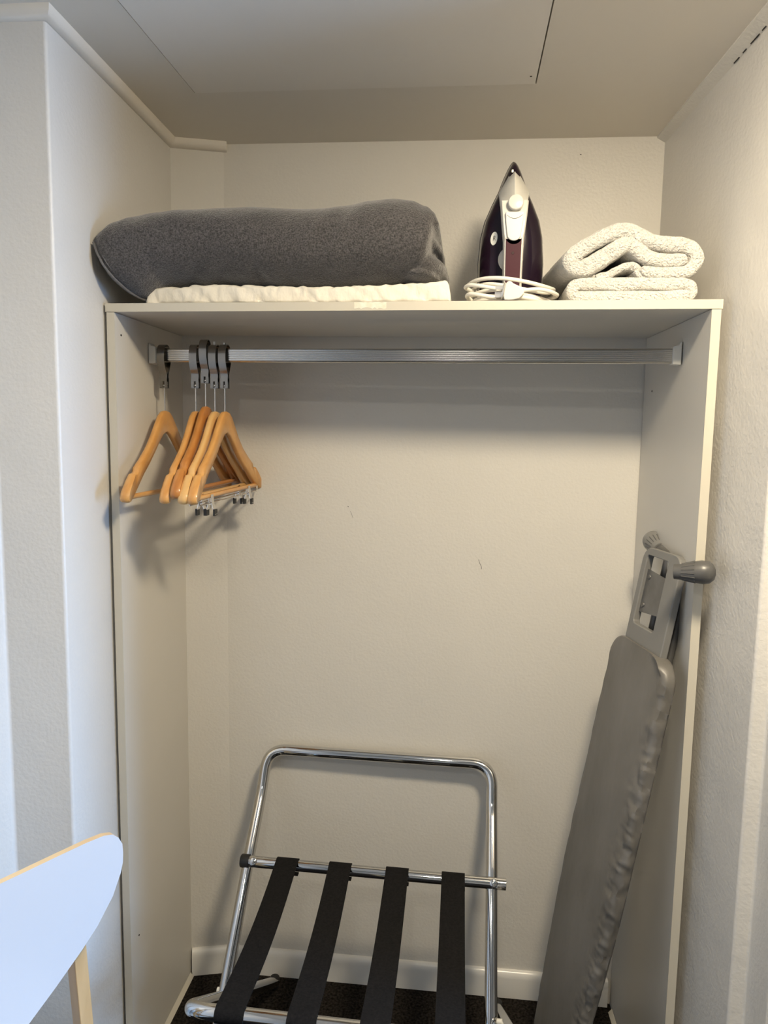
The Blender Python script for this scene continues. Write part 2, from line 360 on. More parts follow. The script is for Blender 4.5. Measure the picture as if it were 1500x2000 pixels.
# ------------------------------------------------------------------ hangers
def hanger_outline():
    top = [(0, -.122), (.016, -.124), (.032, -.134), (.052, -.155), (.075, -.180), (.105, -.206), (.140, -.229), (.166, -.2445), (.1685, -.2515), (.1755, -.2570), (.1835, -.2585), (.1865, -.2560), (.205, -.271), (.224, -.289), (.232, -.303)]
    bot = [(.228, -.312), (.216, -.314), (.205, -.309), (.194, -.302), (.188, -.298), (.182, -.294), (.176, -.290), (.164, -.282), (.135, -.262), (.100, -.240), (.070, -.217), (.045, -.195), (.022, -.178), (0, -.171)]
    half = top+bot
    return half+[(-y, z) for y, z in reversed(half[1:-1])]
NT = 14
HO = hanger_outline()
def hanger(x, yc, zc, yaw, wd, label, rail=False, bar=True, tilt=0, apex=0, stub=None):
    t = thing('clothes_hanger', (x, yc, zc), label, 'hanger', 'hangers on the clothes rail', world=False)
    t.rotation_euler = (tilt, 0, yaw)
    # band that wraps the rail and pinches to a slotted tab
    pth = [(-.0035, -.050), (-.0045, -.040), (-.012, -.028), (-.0185, -.012), (-.0185, .006), (-.0125, .020), (0, .0255), (.0125, .020), (.0185, .006), (.0185, -.010), (.012, -.026), (.0045, -.040), (.0035, -.050)]
    path = smoothpath([(0, y, z) for y, z in pth], 5)
    sec = [(-.0008, -.0085), (.0008, -.0085), (.0008, .0085), (-.0008, .0085)]
    v, f = sweepg(path, sec, upv=(1, 0, 0)); ring = mesh('security_ring', v, f, 'steel', t, smooth=True, auto=40)
    # tab with slot (front and rear plates)
    pl = [(-.0085, -.047), (.0085, -.047), (.0085, -.071), (.0028, -.071), (.0024, -.056), (-.0024, -.056), (-.0028, -.071), (-.0085, -.071)]
    v, f = prismg(pl, -.0062, -.0046, lambda p, y: (p[0], y, p[1])); g2 = prismg(pl, .0046, .0062, lambda p, y: (p[0], y, p[1]))
    g3 = boxg(-.0085, .0085, -.0062, .0062, -.0715, -.070)
    mesh('slot_tab', *merge((v, f), g2, g3), 'steel', ring)
    lathe('pin_ball', [(.0012, -.0032), (.003, -.0015), (.0035, 0), (.003, .002), (.0012, .0032)], (0, 0, -.0655), (0, 0, 1), 'wire', ring, n=10)
    if stub: box('set_screw', -.0022, .0022, -.003, .003, .024, .024+stub, 'socket' if stub > .0065 else 'steel', ring)
    tube('hook_wire', [(0, 0, -.066), (0, 0, -.126)], .0016, 'wire', t, n=8)
    # wooden body, a little thicker at the shoulder ends, softly rounded edges
    n = len(HO); V = []; Fs = []
    def half_t(y): return .0062+.0035*min(1, max(0, (abs(y)-.12)/.1))
    def bowx(y): return .010*(abs(y)/.23)**2
    lay = [(-1, .003), (-.55, .0006), (0, 0), (.55, .0006), (1, .003)]
    cen = []
    for j, (k, ins) in enumerate(lay):
        for i, (y, z) in enumerate(HO):
            a = Vector(HO[(i+1) % n])-Vector(HO[i-1]); nn = Vector((a.y, -a.x)).normalized()   # outward or inward
            yy, zz = y+nn.x*ins*HS, z+nn.y*ins*HS
            V.append((bowx(y)+k*half_t(y), yy, zz))
    for j in range(len(lay)-1): Fs += [(j*n+i, j*n+(i+1) % n, (j+1)*n+(i+1) % n, (j+1)*n+i) for i in range(n)]
    # side faces as strips between mirrored top/bottom outline points
    m_ = (n+2)//2   # points on +y half: 0..m_-1
    def strip(off):
        # outline: 0 apex .. 10 tip .. 20 underside centre, then mirrored
        fs = []
        top = list(range(0, NT+1)); bot = list(range(2*NT, NT-1, -1))
        for a in range(NT): fs.append((off+top[a], off+top[a+1], off+bot[a+1], off+bot[a]) if top[a+1] != bot[a+1] else (off+top[a], off+top[a+1], off+bot[a]))
        mir = lambda i: 0 if i == 0 else (2*NT if i == 2*NT else n-i)
        for a in range(NT):
            q = [mir(top[a]), mir(top[a+1]), mir(bot[a+1]), mir(bot[a])]
            if q[1] == q[2]: q = [q[0], q[1], q[3]]
            fs.append(tuple(off+i for i in reversed(q)))
        return fs
    Fs += strip(0)+strip((len(lay)-1)*n)
    body = mesh('wooden_body', V, Fs, wd, t, smooth=True, auto=60)
    if bar: tube('trouser_bar', [(.0085, -.209, -.303), (.0085, .209, -.303)], .0055, wd, t, n=10)
    if rail:
        rr = tube('clip_rail', [(.012, -.205, -.290), (.013, -.195, -.318), (.013, .195, -.318), (.012, .205, -.290)], .0016, 'wire', t, n=8)
        for yc_ in (-.13, .125):
            for s in (-1, 1):
                pts = [(.013+s*.002, yc_, -.300), (.013+s*.0035, yc_, -.318), (.013+s*.0105, yc_, -.342)]
                v, f = sweepg(pts, [(-.0007, -.0075), (.0007, -.0075), (.0007, .0075), (-.0007, .0075)], upv=(0, 1, 0)); c = mesh('clip_jaw', v, f, 'wire', rr)
                v, f = boxg(.013+s*.0105-.003*(1+s)/2-.0005, .013+s*.0105+.003*(1-s)/2+.0005, yc_-.008, yc_+.008, -.345, -.331); mesh('clip_pad', v, f, 'rubber', c)
            lathe('clip_spring', [(.0032, -.006), (.0032, .006)], (.013, yc_, -.318), (0, 1, 0), 'wire', rr, n=10)
    return t
# outward sign test for the inset (outline runs clockwise or not)
_a = sum(HO[i][0]*HO[(i+1) % len(HO)][1]-HO[(i+1) % len(HO)][0]*HO[i][1] for i in range(len(HO)))
HS = -1 if _a > 0 else 1
def ryy(x): return ry0+(ry1-ry0)*(x-xa)/(xb-xa)
hanger(.0485, ryy(.05), rz-.0015, math.radians(1.0), 'wood1', 'honey wooden hanger hanging alone against the left panel of the wardrobe')
hanger(.1235, ryy(.12), rz-.0015, math.radians(3.0), 'wood1', 'wooden hanger nearest the lone one, leftmost of the bunched four')
hanger(.1470, ryy(.15), rz+.0095, math.radians(2.8), 'wood2', 'dark amber wooden hanger, second in the bunch of four')
hanger(.1690, ryy(.17), rz-.0015, math.radians(1.2), 'wood3', 'pale edged wooden hanger, third in the bunch of four, with clip rail', rail=True, stub=.0085)
hanger(.1925, ryy(.19), rz-.0015, math.radians(0.2), 'wood1', 'front wooden hanger with clip rail, rightmost of the bunch of four', rail=True, stub=.006)

# ------------------------------------------------------------------ folded quilt and blanket on the shelf
def loft_x(stations, nseg=40, p=2.6):
    """stations: (x, ztop, zbot, yfront, yback) -> closed loft of superellipse sections"""
    V, F = [], []
    for (x, zt, zb, yf, yb) in stations:
        cy, cz, a, b = (yf+yb)/2, (zt+zb)/2, (yb-yf)/2, (zt-zb)/2
        for k in range(nseg):
            t = 2*math.pi*k/nseg; c, s = math.cos(t), math.sin(t)
            V.append([x, cy+a*math.copysign(abs(c)**(2/p), c), cz+b*math.copysign(abs(s)**(2/p), s)])
    n = len(stations)
    for i in range(n-1): F += [(i*nseg+k, i*nseg+(k+1) % nseg, (i+1)*nseg+(k+1) % nseg, (i+1)*nseg+k) for k in range(nseg)]
    F += [tuple(range(nseg)), tuple((n-1)*nseg+k for k in range(nseg))]
    return V, F
def interp(tab, x):
    if x <= tab[0][0]: return tab[0][1]
    for (a, u), (b, v) in zip(tab, tab[1:]):
        if x <= b:
            t = (x-a)/(b-a); t = t*t*(3-2*t)*.5+t*.5; return u+(v-u)*t
    return tab[-1][1]
# quilt
st = []; N = 150
for i in range(N+1):
    x = .074+(.700-.074)*i/N; e = min((x-.074)/.02, (.700-x)/.012, 1); e = max(e, 0); r = math.sqrt(max(1-(1-e)**2, 0))
    h = interp([(.07, .039), (.2, .046), (.45, .039), (.62, .044), (.69, .050), (.70, .046)], x)
    hh = h*(.35+.65*r)
    st.append((x, H+hh, H+.0006, .030-.002*r, .335))
V, F = loft_x(st, 72, 7)
for v in V:      # diagonal stitch lines and pulled wrinkles
    x, y, z = v; fz = max(0, min(1, (z-H)/.012))
    q = abs(((x*1.0+(z-H)*1.5)*9) % 1-.5)*2; q2 = abs(((x*1.0-(z-H)*1.5)*9+.3) % 1-.5)*2
    dent = math.exp(-((1-q)/.10)**2)+math.exp(-((1-q2)/.10)**2)
    wr_ = noise.noise((x*42+z*30, z*16+y*3, 3.1))*.0042+noise.noise((x*95-z*50, z*24, 7.7))*.0026
    if y < .15: v[1] += fz*(dent*.0035)+wr_*fz
    v[2] = max(v[2]+fz*(wr_-.001*dent), H+.0004)
ql = mesh('folded_quilt', V, F, 'quilt', None, smooth=True, auto=70)
ql['label'] = 'white quilted mattress protector folded flat beneath the grey blanket'; ql['category'] = 'quilt'

# blanket
top = [(.000, 1.893), (.010, 1.911), (.030, 1.930), (.055, 1.946), (.10, 1.960), (.15, 1.968), (.21, 1.972), (.29, 1.975), (.38, 1.971), (.44, 1.970), (.48, 1.975), (.53, 1.983), (.58, 1.986), (.62, 1.981), (.648, 1.968), (.664, 1.950), (.6725, 1.930), (.675, 1.918)]
bot = [(.000, 1.872), (.006, 1.842), (.014, 1.823), (.026, 1.803), (.040, 1.790), (.055, 1.782), (.075, 1.779), (.092, 1.790), (.108, 1.806), (.14, 1.812), (.19, 1.811), (.235, 1.815), (.29, 1.810), (.35, 1.806), (.42, 1.801), (.50, 1.806), (.58, 1.811), (.61, 1.8135), (.638, 1.816), (.650, 1.829), (.659, 1.865), (.666, 1.896), (.6725, 1.905), (.675, 1.910)]
st = []; N = 130
for i in range(N+1):
    x = .002+(.675-.002)*i/N
    zt, zb = interp(top, x), interp(bot, x)
    yf = interp([(0, -.040), (.02, -.050), (.10, -.038), (.2, -.018), (.4, -.012), (.6, -.012), (.655, -.008), (.6685, .012)], x)
    yb = interp([(0, .06), (.02, .10), (.06, .2), (.12, .30), (.5, .318), (.64, .31), (.6685, .26)], x)
    if x < .1: zb = zb
    st.append((x, zt, zb, yf, yb))
V, F = loft_x(st, 64, 2.5)
for v in V:
    x, y, z = v
    d = noise.noise((x*7, z*11, y*4+1.3))*.0055+noise.noise((x*17, z*20, y*9))*.0022
    zb = interp(bot, x); k = math.exp(-((z-zb-.012)/.022)**2)      # gathered creases near the lower edge
    d += 1.9*k*(.006*math.exp(-((x-.155-(z-zb)*1.2)/.010)**2)*-1+.004*math.exp(-((x-.19-(z-zb)*1.1)/.014)**2)-.005*math.exp(-((x-.325+(z-zb)*.5)/.011)**2)+.003*math.exp(-((x-.355)/.015)**2))
    d += -.004*math.exp(-(((x-.47)-(z-1.90)*.5)/.02)**2)*max(0, min(1, (z-1.86)/.04))
    if y < .12: v[1] -= d
    else: v[2] += d*.3
def ellips(cx, cy, cz, a, b, c, n=20, m=12):
    V, F = [], []
    for j in range(1, m):
        t = math.pi*j/m
        for k in range(n):
            u = 2*math.pi*k/n; V.append((cx+a*math.sin(t)*math.cos(u), cy+b*math.copysign(abs(math.cos(t))**.6, math.cos(t)), cz+c*math.sin(t)*math.sin(u)))
    for j in range(m-2): F += [(j*n+k, j*n+(k+1) % n, (j+1)*n+(k+1) % n, (j+1)*n+k) for k in range(n)]
    F += [tuple(range(n)), tuple((m-2)*n+k for k in range(n))]
    return V, F
lob = [ellips(.640, .170, 1.8860, .0420, .158, .0175), ellips(.638, .176, 1.846, .0535, .158, .0290), ellips(.636, .176, 1.828, .043, .158, .014)]
HEM = [Vector(V[i*64+min(33+i, 45)]) for i in (0, 1, 2, 3, 4, 6, 8, 10, 12, 14)]
V, F = merge((V, F), *lob)
bl = mesh('grey_blanket', V, F, 'blanket', None, smooth=True)
bl['label'] = 'thick grey fleece blanket folded in a long bundle on the shelf'; bl['category'] = 'blanket'
rm = bl.modifiers.new('remesh', 'REMESH'); rm.mode = 'VOXEL'; rm.voxel_size = .0032; rm.use_smooth_shade = True
sm = bl.modifiers.new('smooth', 'SMOOTH'); sm.iterations = 3; sm.factor = .4
# stitched hem along the open left end
P_ = [p+Vector((-.001, -.0012, -.0004)) for p in smoothpath(HEM, 4)]
v, f = sweepg(P_, [(-.0016, -.0045), (.0016, -.0045), (.0016, .0045), (-.0016, .0045)]); mesh('hem_band', v, f, 'hem', bl, bevel=.0008)
tube('hem_stitch', [Vector(p)+Vector((.0065, -.0012, .004)) for p in P_], .0009, 'hem', bl, n=6)

# ------------------------------------------------------------------ steam iron
IX, IY = .8190, .105
ir = thing('steam_iron', (IX, IY, H), 'upright plum and white steam iron with its cord wound round the base', 'iron')
ir['_w'] = None; del ir['_w']
IH = .292
ir.scale = (1.03, 1.0, 1.055)
OUT = [(.0, .0560), (.02, .0625), (.048, .0650), (.097, .0664), (.145, .0628), (.178, .0552), (.210, .0412), (.234, .0292), (.258, .0203), (.275, .0127), (.286, .0066), (.2905, .003), (IH, 0)]
def iron_ring(s, y, z0=0.0, tip=1.0, inset=0):
    half = [(max(wd*s-inset, 0), z0+(z*(tip-z0/IH))) for z, wd in OUT]
    pts = [(a, y, z) for a, z in half]+[(-a, y, z) for a, z in reversed(half[:-1])]
    return pts
def loftrings(rings):
    n = len(rings[0]); V = [p for r_ in rings for p in r_]; F = []
    for i in range(len(rings)-1): F += [(i*n+k, i*n+(k+1) % n, (i+1)*n+(k+1) % n, (i+1)*n+k) for k in range(n)]
    F += [tuple(range(n)), tuple((len(rings)-1)*n+k for k in range(n))]
    return V, F
v, f = loftrings([iron_ring(1, .054, .001), iron_ring(1.0, .049, .001)]); mesh('soleplate', v, f, 'sole', ir)
v, f = loftrings([iron_ring(.985, .049, .001, .995), iron_ring(.955, .036, .002, .975)]); mesh('skirt', v, f, 'silver', ir, smooth=True, auto=40)
dome = [(.965, .036, .003, .972), (.955, .024, .003, .965), (.92, .010, .003, .95), (.82, -.002, .004, .925), (.68, -.010, .004, .90), (.45, -.015, .005, .86), (.15, -.017, .006, .82)]
v, f = loftrings([iron_ring(*d) for d in dome]); body = mesh('plum_shell', v, f, 'purple', ir, smooth=True, auto=55)
# white nose with a ridge
NZ = [(0, -.004, .2665), (.0285, -.010, .2165), (.0265, -.018, .1905), (.021, -.034, .188), (0, -.052, .193), (-.021, -.034, .188), (-.0265, -.018, .1905), (-.0285, -.010, .2165),
      (0, .012, .262), (.0285, .012, .2165), (.0265, .012, .1905), (-.0265, .012, .1905), (-.0285, .012, .2165), (0, -.034, .228)]
NF = [(0, 1, 13), (1, 2, 3), (1, 3, 4, 13), (0, 13, 7), (7, 13, 4, 5), (7, 5, 6), (0, 8, 9, 1), (1, 9, 10, 2), (7, 6, 11, 12), (0, 7, 12, 8), (2, 10, 11, 6), (2, 6, 5, 3), (3, 5, 4)]
nose = mesh('spray_nose', NZ, NF, 'white', ir, bevel=.0012)
box('spray_nozzle', -.0065, -.0022, -.014, -.004, .2510, .2565, 'silver', nose, bevel=.0006)
# handle: white frame from nose down to the heel
hw = [(.190, .0265), (.168, .0245), (.145, .0222), (.121, .0192), (.08, .0182), (.042, .0178), (.012, .0178)]
V = []; F = []
for z, a in hw:
    yfr = -.050-.010*min(1, (.190-z)/.03); c = .004
    V += [(-a, -.026, z), (-a, yfr+c, z), (-a+c*.6, yfr, z), (a-c*.6, yfr, z), (a, yfr+c, z), (a, -.026, z)]
for i in range(len(hw)-1): F += [(i*6+k, i*6+(k+1) % 6, (i+1)*6+(k+1) % 6, (i+1)*6+k) for k in range(6)]
F += [tuple(range(6)), tuple((len(hw)-1)*6+k for k in range(6))]
hd = mesh('handle_frame', V, F, 'white', ir, smooth=True, auto=35)
box('handle_heel', -.0185, .0185, -.058, .02, .002, .022, 'white', hd, bevel=.004)
gp = [(-.0133, .024), (.0133, .024), (.0146, .118), (.0146, .1215)]+[(.0146*math.cos(a), .1215-.0125*math.sin(a)) for a in [math.pi*k/10 for k in range(1, 10)]]+[(-.0146, .1215), (-.0146, .118)]
v, f = prismg(gp, -.0625, -.050, lambda p, y: (p[0], y, p[1])); gr = mesh('grip', v, f, 'burg', hd, bevel=.0012)
lathe('indicator_lamp', [(.0030, 0), (.0026, .0012)], (-.001, -.0622, .093), (0, -1, 0), mat('indicator_red', (.03, .002, .004), .2), gr, n=14)
tg = [(-.0170, .166), (.0170, .166), (.0162, .150), (.0140, .134)]+[(.0128*math.cos(a), .126-.0115*math.sin(a)) for a in [math.pi*k/12 for k in range(1, 12)]]+[(-.0140, .134), (-.0162, .150)]
v, f = prismg(tg, -.0655, -.054, lambda p, y: (p[0], y, p[1])); tr = mesh('steam_trigger', v, f, 'white', hd, bevel=.0014)
V, F = tubeg(smoothpath([(-.0145, -.0652, .160), (-.008, -.0656, .1555), (0, -.0657, .1535), (.008, -.0656, .1555), (.0145, -.0652, .160)], 4), .0006, 6); mesh('trigger_seam', V, F, 'silver', tr)
lathe('spray_button', [(.0142, 0), (.0146, .006), (.0135, .0085), (.0125, .009)], (0.0015, -.0585, .1815), (0, -1, .12), 'white', hd, n=26)
lathe('temperature_dial', [(.0235, 0), (.0240, .004), (.0225, .006)], (-.003, -.012, .092), (0, -1, 0), 'white', ir, n=30)
def interp2(tab, x):
    if x <= tab[0][0]: return tab[0][1]
    for (a, u), (b, v) in zip(tab, tab[1:]):
        if x <= b: return u+(v-u)*(x-a)/(b-a)
    return tab[-1][1]
bd = []
for k in range(24): a = 2*math.pi*k/24; bd.append((-.0358+.0066*math.cos(a)+.0010*math.sin(a), .1315+.0122*math.sin(a)))
def dome_y(x):
    r_ = min(.93, abs(x)/.0638); return -interp2([(.15, .017), (.45, .015), (.68, .010), (.82, .002), (.93, -.012)], r_)
v = [(x, dome_y(x)-.0022, z) for x, z in bd]+[(x, dome_y(x)+.006, z) for x, z in bd]
badge = mesh('oval_badge', v, [tuple(range(24)), tuple(range(47, 23, -1))]+[(k, (k+1) % 24, 24+(k+1) % 24, 24+k) for k in range(24)], 'badge', body)
fc = bpy.data.curves.new('badge_letter', 'FONT'); fc.body = 'R'; fc.size = .0125; fc.align_x = 'CENTER'; fc.align_y = 'CENTER'; fc.extrude = .0002; fc.shear = .15
fo = bpy.data.objects.new('tmp', fc); COL.objects.link(fo); bpy.context.view_layer.update()
lm = bpy.data.meshes.new_from_object(fo.evaluated_get(bpy.context.evaluated_depsgraph_get())); bpy.data.objects.remove(fo)
for vv in lm.vertices: x, y, z = vv.co; vv.co = (-.0358+x*.75, dome_y(-.0358+x*.75)-.0024-z, .1315+y)
lm.materials.clear(); link('badge_letter', lm, 'ink', badge)
# cord wound round the heel
pts = []; loops = 6
cz_ = [.044, .034, .026, .019, .011, .006]
random.seed(11)
ph = [random.random()*6 for _ in range(8)]
for L in range(loops):
    for k in range(20):
        a = -2.2+2*math.pi*(k/20); t = L+k/20
        A = .0775+.006*math.sin(t*2.3+1)+.003*math.sin(t*5.1); B = .079+.006*math.sin(t*1.9)
        z = cz_[L]+(cz_[min(L+1, 5)]-cz_[L])*k/20
        z += .0065*math.sin(a*2+ph[L])*(1 if L < 4 else .35)-.004*math.cos(a)*(1 if L < 3 else 0)
        pts.append(Vector((A*math.sin(a), -.012-B*math.cos(a)*(1+.0*L), max(z, .0042))))
cord = tube('power_cord', smoothpath(pts, 3), .0036, 'cable', ir, n=10)
for k, (zz, dx, sg) in enumerate(((.030, -.088, 1), (.014, -.085, -1))):   # slack loops poking out to the left
    q = [(-.030, -.092, zz-.006), (-.055, -.092, zz-.002), (-.078, -.080, zz+.003), (dx, -.062, zz+.002), (-.080, -.046, zz), (-.066, -.030, zz-.002)]
    tube('cord_loop', smoothpath(q, 6), .0036, 'cable', cord, n=10)
q = [(.020, -.094, .020), (.045, -.093, .022), (.066, -.086, .020), (.0815, -.066, .018), (.086, -.045, .019), (.082, -.020, .02), (.074, .0, .02)]
tube('cord_loop', smoothpath(q, 6), .0036, 'cable', cord, n=10)
# three-pin plug in front of the coil
PY = -.1005
pg = [(-.016, .001), (-.009, .0005), (.0, .001), (.012, .004), (.020, .012), (.020, .018), (.012, .0245), (.0, .030), (-.006, .0345), (-.0105, .034), (-.0155, .028), (-.0175, .018), (-.0175, .008)]
v, f = prismg(pg, PY-.0085, PY+.0085, lambda p, y: (p[0], y, p[1])); plug = mesh('plug', v, f, 'white', cord, bevel=.003, seg=3)
fcp = [(-.0185+.0*i, 0, 0) for i in range(1)]
lathe('plug_face', [(.0145, 0), (.0158, .002), (.015, .004)], (-.0155, PY+.001, .0175), (-1, 0, .18), 'silver', plug, n=20)
for dy, z0 in ((-.004, .023), (-.003, .009), (.006, .016)): box('plug_pin', -.033, -.017, PY+dy-.0008, PY+dy+.0008, z0-.003, z0+.003, 'wire', plug)

# ------------------------------------------------------------------ towels
def SR(i, k): return None
def px2xz(zx, zy):      # towel drawing grid -> metres on the front plane of the stack (front at y=.03)
    return (.8770+zx*.0002125+0, 1.7665+(722-zy)*.0002215)
def rsect(a, b, n=28, p=4.2):
    r_ = a*.72; out = []      # rounded rectangle: thickness 2a, depth 2b
    for cx, cy, a0 in ((a-r_, b-r_, 0), (-a+r_, b-r_, 90), (-a+r_, -b+r_, 180), (a-r_, -b+r_, 270)):
        for k in range(7): t = math.radians(a0+15*k); out.append((cx+r_*math.cos(t), cy+r_*math.sin(t)))
        if a0 in (0, 180): pass
        nx = {0: 0, 90: 9, 180: 0, 270: 9}[a0]
        for k in range(1, nx): # points along the long sides
            y0_ = out[-1][1] if False else (b-r_ if a0 == 90 else -b+r_)
            out.append((-a if a0 == 90 else a, y0_+(-2*(b-r_) if a0 == 90 else 2*(b-r_))*k/nx))
    return out
def rib(path, th, y0, y1, closed=False, taper=True, skew=0.0):
    P = [Vector((px2xz(*p)[0], (y0+y1)/2, px2xz(*p)[1])) for p in path]; n0 = len(P)
    P = smoothpath(P, 6, closed); N = len(P); b = (y1-y0)/2
    tt = th if isinstance(th, list) else [(0, th), (n0, th)]
    def sc(i):
        k = 1.0; t_ = interp(tt, i/6)
        if taper and not closed: k = min(1, .45+.55*math.sqrt(min(i, N-1-i)/4)) if min(i, N-1-i) < 4 else 1
        q = noise.noise((i*.23, y0*40, t_*300))*.0014
        return rsect(t_/2*k+q, b+noise.noise((i*.15, 9.1, t_*900))*.002, 56)
    V, F = sweepg(P, sc, closed, upv=(0, 1, 0))
    V = [Vector(v) for v in V]
    for v in V:
        d = noise.noise(v*45)*.0014+noise.noise(v*170)*.0012
        v.z += d; v.y += d*1.5; v.x += (v.y-.03)*skew
        v.z = max(v.z, H+.0006)
    return V, F
def towel(name, parts, label):
    o = mesh(name, *merge(*parts), 'towel', None, smooth=True)
    o['label'] = label; o['category'] = 'towel'; o['group'] = 'white towels on the shelf'
    return o
low = [(300, 560), (420, 552), (700, 555), (1000, 556), (1200, 560), (1275, 578), (1300, 618), (1270, 655), (1180, 662), (900, 664), (600, 664), (400, 664), (300, 660), (262, 615)]
towel('folded_towel', [rib(low, .0245, .030, .285, True), rib([(300, 702), (600, 702), (1000, 700), (1325, 698)], .0085, .034, .28)],
      'lower white terry towel folded flat on the shelf under the humped one')
up1 = [(1245, 352), (1150, 362), (1010, 358), (900, 322), (815, 262), (735, 216), (640, 262), (540, 325), (430, 392), (330, 418), (265, 398), (252, 342), (300, 285), (400, 222), (520, 158), (640, 112), (740, 112), (850, 160), (950, 205), (1080, 222), (1200, 232), (1290, 268), (1335, 335), (1315, 410), (1250, 458), (1120, 468), (980, 464), (860, 432)]
up2 = [(860, 432), (790, 396), (720, 404), (640, 438), (560, 478), (470, 486)]
up3 = [(470, 462), (390, 448), (300, 448), (250, 432)]
towel('folded_towel', [rib(up1, [(0, .027), (3, .028), (6, .031), (8, .036), (10, .033), (13, .030), (20, .029), (23, .026), (27, .021)], .032, .290, skew=-.10), rib(up2, .015, .042, .27), rib([(820, 440), (860, 480), (960, 492), (1150, 492), (1270, 478)], .010, .038, .28, skew=-.1), rib(up3, .020, .045, .27)],
      'upper white terry towel, loosely folded and humped, on the flat one')

# ------------------------------------------------------------------ luggage rack
lr = thing('luggage_rack', (.535, .04, 0), 'folding chrome luggage rack with four black webbing straps', 'luggage rack')
TR = .0140; XL, XR = .2335, .8265
A_l = [(XL, -.20, .012), (XL, .2015, .479), (XL, .298, .578), (XL, .3545, .672)]
A_r = [(XR, p[1], p[2]) for _, *p in [(0, q[0], q[1], q[2]) for q in A_l]]
A_r = [(XR, q[1], q[2]) for q in A_l]
path = fillet(A_l+list(reversed(A_r)), [0, .2, .2, .065, .065, .2, .2, 0], 10)
fa = tube('back_frame', path, TR, 'chrome', lr, n=20)
for x in (XL, XR): lathe('rubber_foot', [(.0135, -.012), (.0135, .014), (.0120, .016)], (x, -.20, .0125), (0, .0, 1), 'rubber', fa, n=16)
XBL, XBR = .2570, .8600
BL = [(XBL, .335, .012), (XBL, -.2620, .458), (XBR, -.2620, .458), (XBR, .335, .012)]
path = fillet(BL, [0, .055, .055, 0], 10); fb = tube('front_frame', path, TR, 'chrome', lr, n=20)
for x in (XBL, XBR): lathe('rubber_foot', [(.0135, -.012), (.0135, .014), (.0120, .016)], (x, .335, .0125), (0, 0, 1), 'rubber', fb, n=16)
BY, BZ = .176, .466
cb = tube('strap_bar', [(.226, BY, BZ), (.2295, BY, BZ), (.859, BY, BZ)], TR*.95, 'chrome', lr, n=20)
lathe('end_cap', [(.0155, -.002), (.0155, .018), (.0140, .020)], (.238, BY, BZ), (-1, 0, 0), 'rubber', cb, n=18)
lathe('open_end', [(.0088, 0), (.0088, .0006)], (.8590, BY, BZ), (1, 0, 0), 'dark', cb, n=16)
for x in (XL+.018, XR+.004):
    lathe('rivet', [(.0095, -.002), (.0095, .0012), (.0085, .0022), (.0050, .0026), (.0045, .0042), (.002, .0048)], (x, BY-TR*.95*.82, BZ+TR*.95*.57), (0, -.82, .57), 'chrome', cb, n=18)
pv = (.012, .259)
for x0, x1 in ((XL-.018, XBL), (XR, XBR)):
    lathe('pivot_spacer', [(.006, 0), (.006, abs(x1-x0)-.0)], (x0, pv[0], pv[1]), (1, 0, 0), 'socket', fb, n=14)
for k, (xr_, xf) in enumerate(((.335, .344), (.465, .477), (.603, .609), (.736, .741))):
    pr = []; RR = TR*.95+.0014
    FY, FZ = -.2620, .458; RF = TR+.0014
    # webbing: wraps the rear bar, runs forward with a slight sag, wraps the front bar
    for a in range(200, 60, -20): pass
    for a in (-60, -20, 20, 55, 90): pr.append((xr_, BY+RR*math.cos(math.radians(a)), BZ+RR*math.sin(math.radians(a))))
    for q in range(1, 14):
        t = q/14; sag = .020*math.sin(math.pi*t)
        pr.append((xr_+(xf-xr_)*t, BY+(FY-BY)*t, BZ+RR+(FZ+RF-BZ-RR)*t-sag))
    for a in (90, 130, 165, 200, 235): pr.append((xf, FY+RF*math.cos(math.radians(a)), FZ+RF*math.sin(math.radians(a))))
    v, f = sweepg(pr, [(-.0009, -.0272), (.0009, -.0272), (.0009, .0272), (-.0009, .0272)], upv=(1, 0, 0)); stp = mesh('webbing_strap', v, f, 'strap', lr, smooth=True, auto=50)
    # doubled stitched end under the rear bar
    box('stitched_end', xr_-.0265, xr_+.0285, BY-.013, BY-.002, BZ-RR-.004, BZ-RR-.0008, 'strap', stp)

# ------------------------------------------------------------------ ironing board
C0 = Vector((1.111, .104, 1.077)); wv = Vector((.2159, -.9764, .0089)).normalized(); dv = Vector((-.16855, -.04622, -.98461)).normalized()
nv = -(wv.cross(dv)).normalized()      # outward from the cover, to the left and front
if nv.x > 0: nv = -nv
ib = thing('ironing_board', (.94, .06, 0), 'folded ironing board with worn grey cover leaning on the right panel', 'ironing board')
def BP(u, s, n): return C0+wv*u+dv*s+nv*n
LB = 1.075
def hwid(s):
    a = .13
    if s < .05: a = .075+.055*math.sqrt(max(0, 1-(1-s/.05)**2))
    if s > .48: t = (s-.48)/(LB-.48); a = .13-.055*t**1.7
    if s > LB-.07: t = (s-(LB-.07))/.07; a *= math.sqrt(max(0, 1-t*t*.98))
    return a
ss = [0.05*(1-math.cos(math.pi/2*k/8)) for k in range(8)]+[.05+(LB-.12)*k/260 for k in range(261)]+[LB-.07+.07*math.sin(math.pi/2*k/8) for k in range(1, 9)]
prof = []      # cross-section: face then wrapped edges then underside
for k in range(17): prof.append((-1+2*k/16, 0, 0))
V = []; th = .024
rows = []
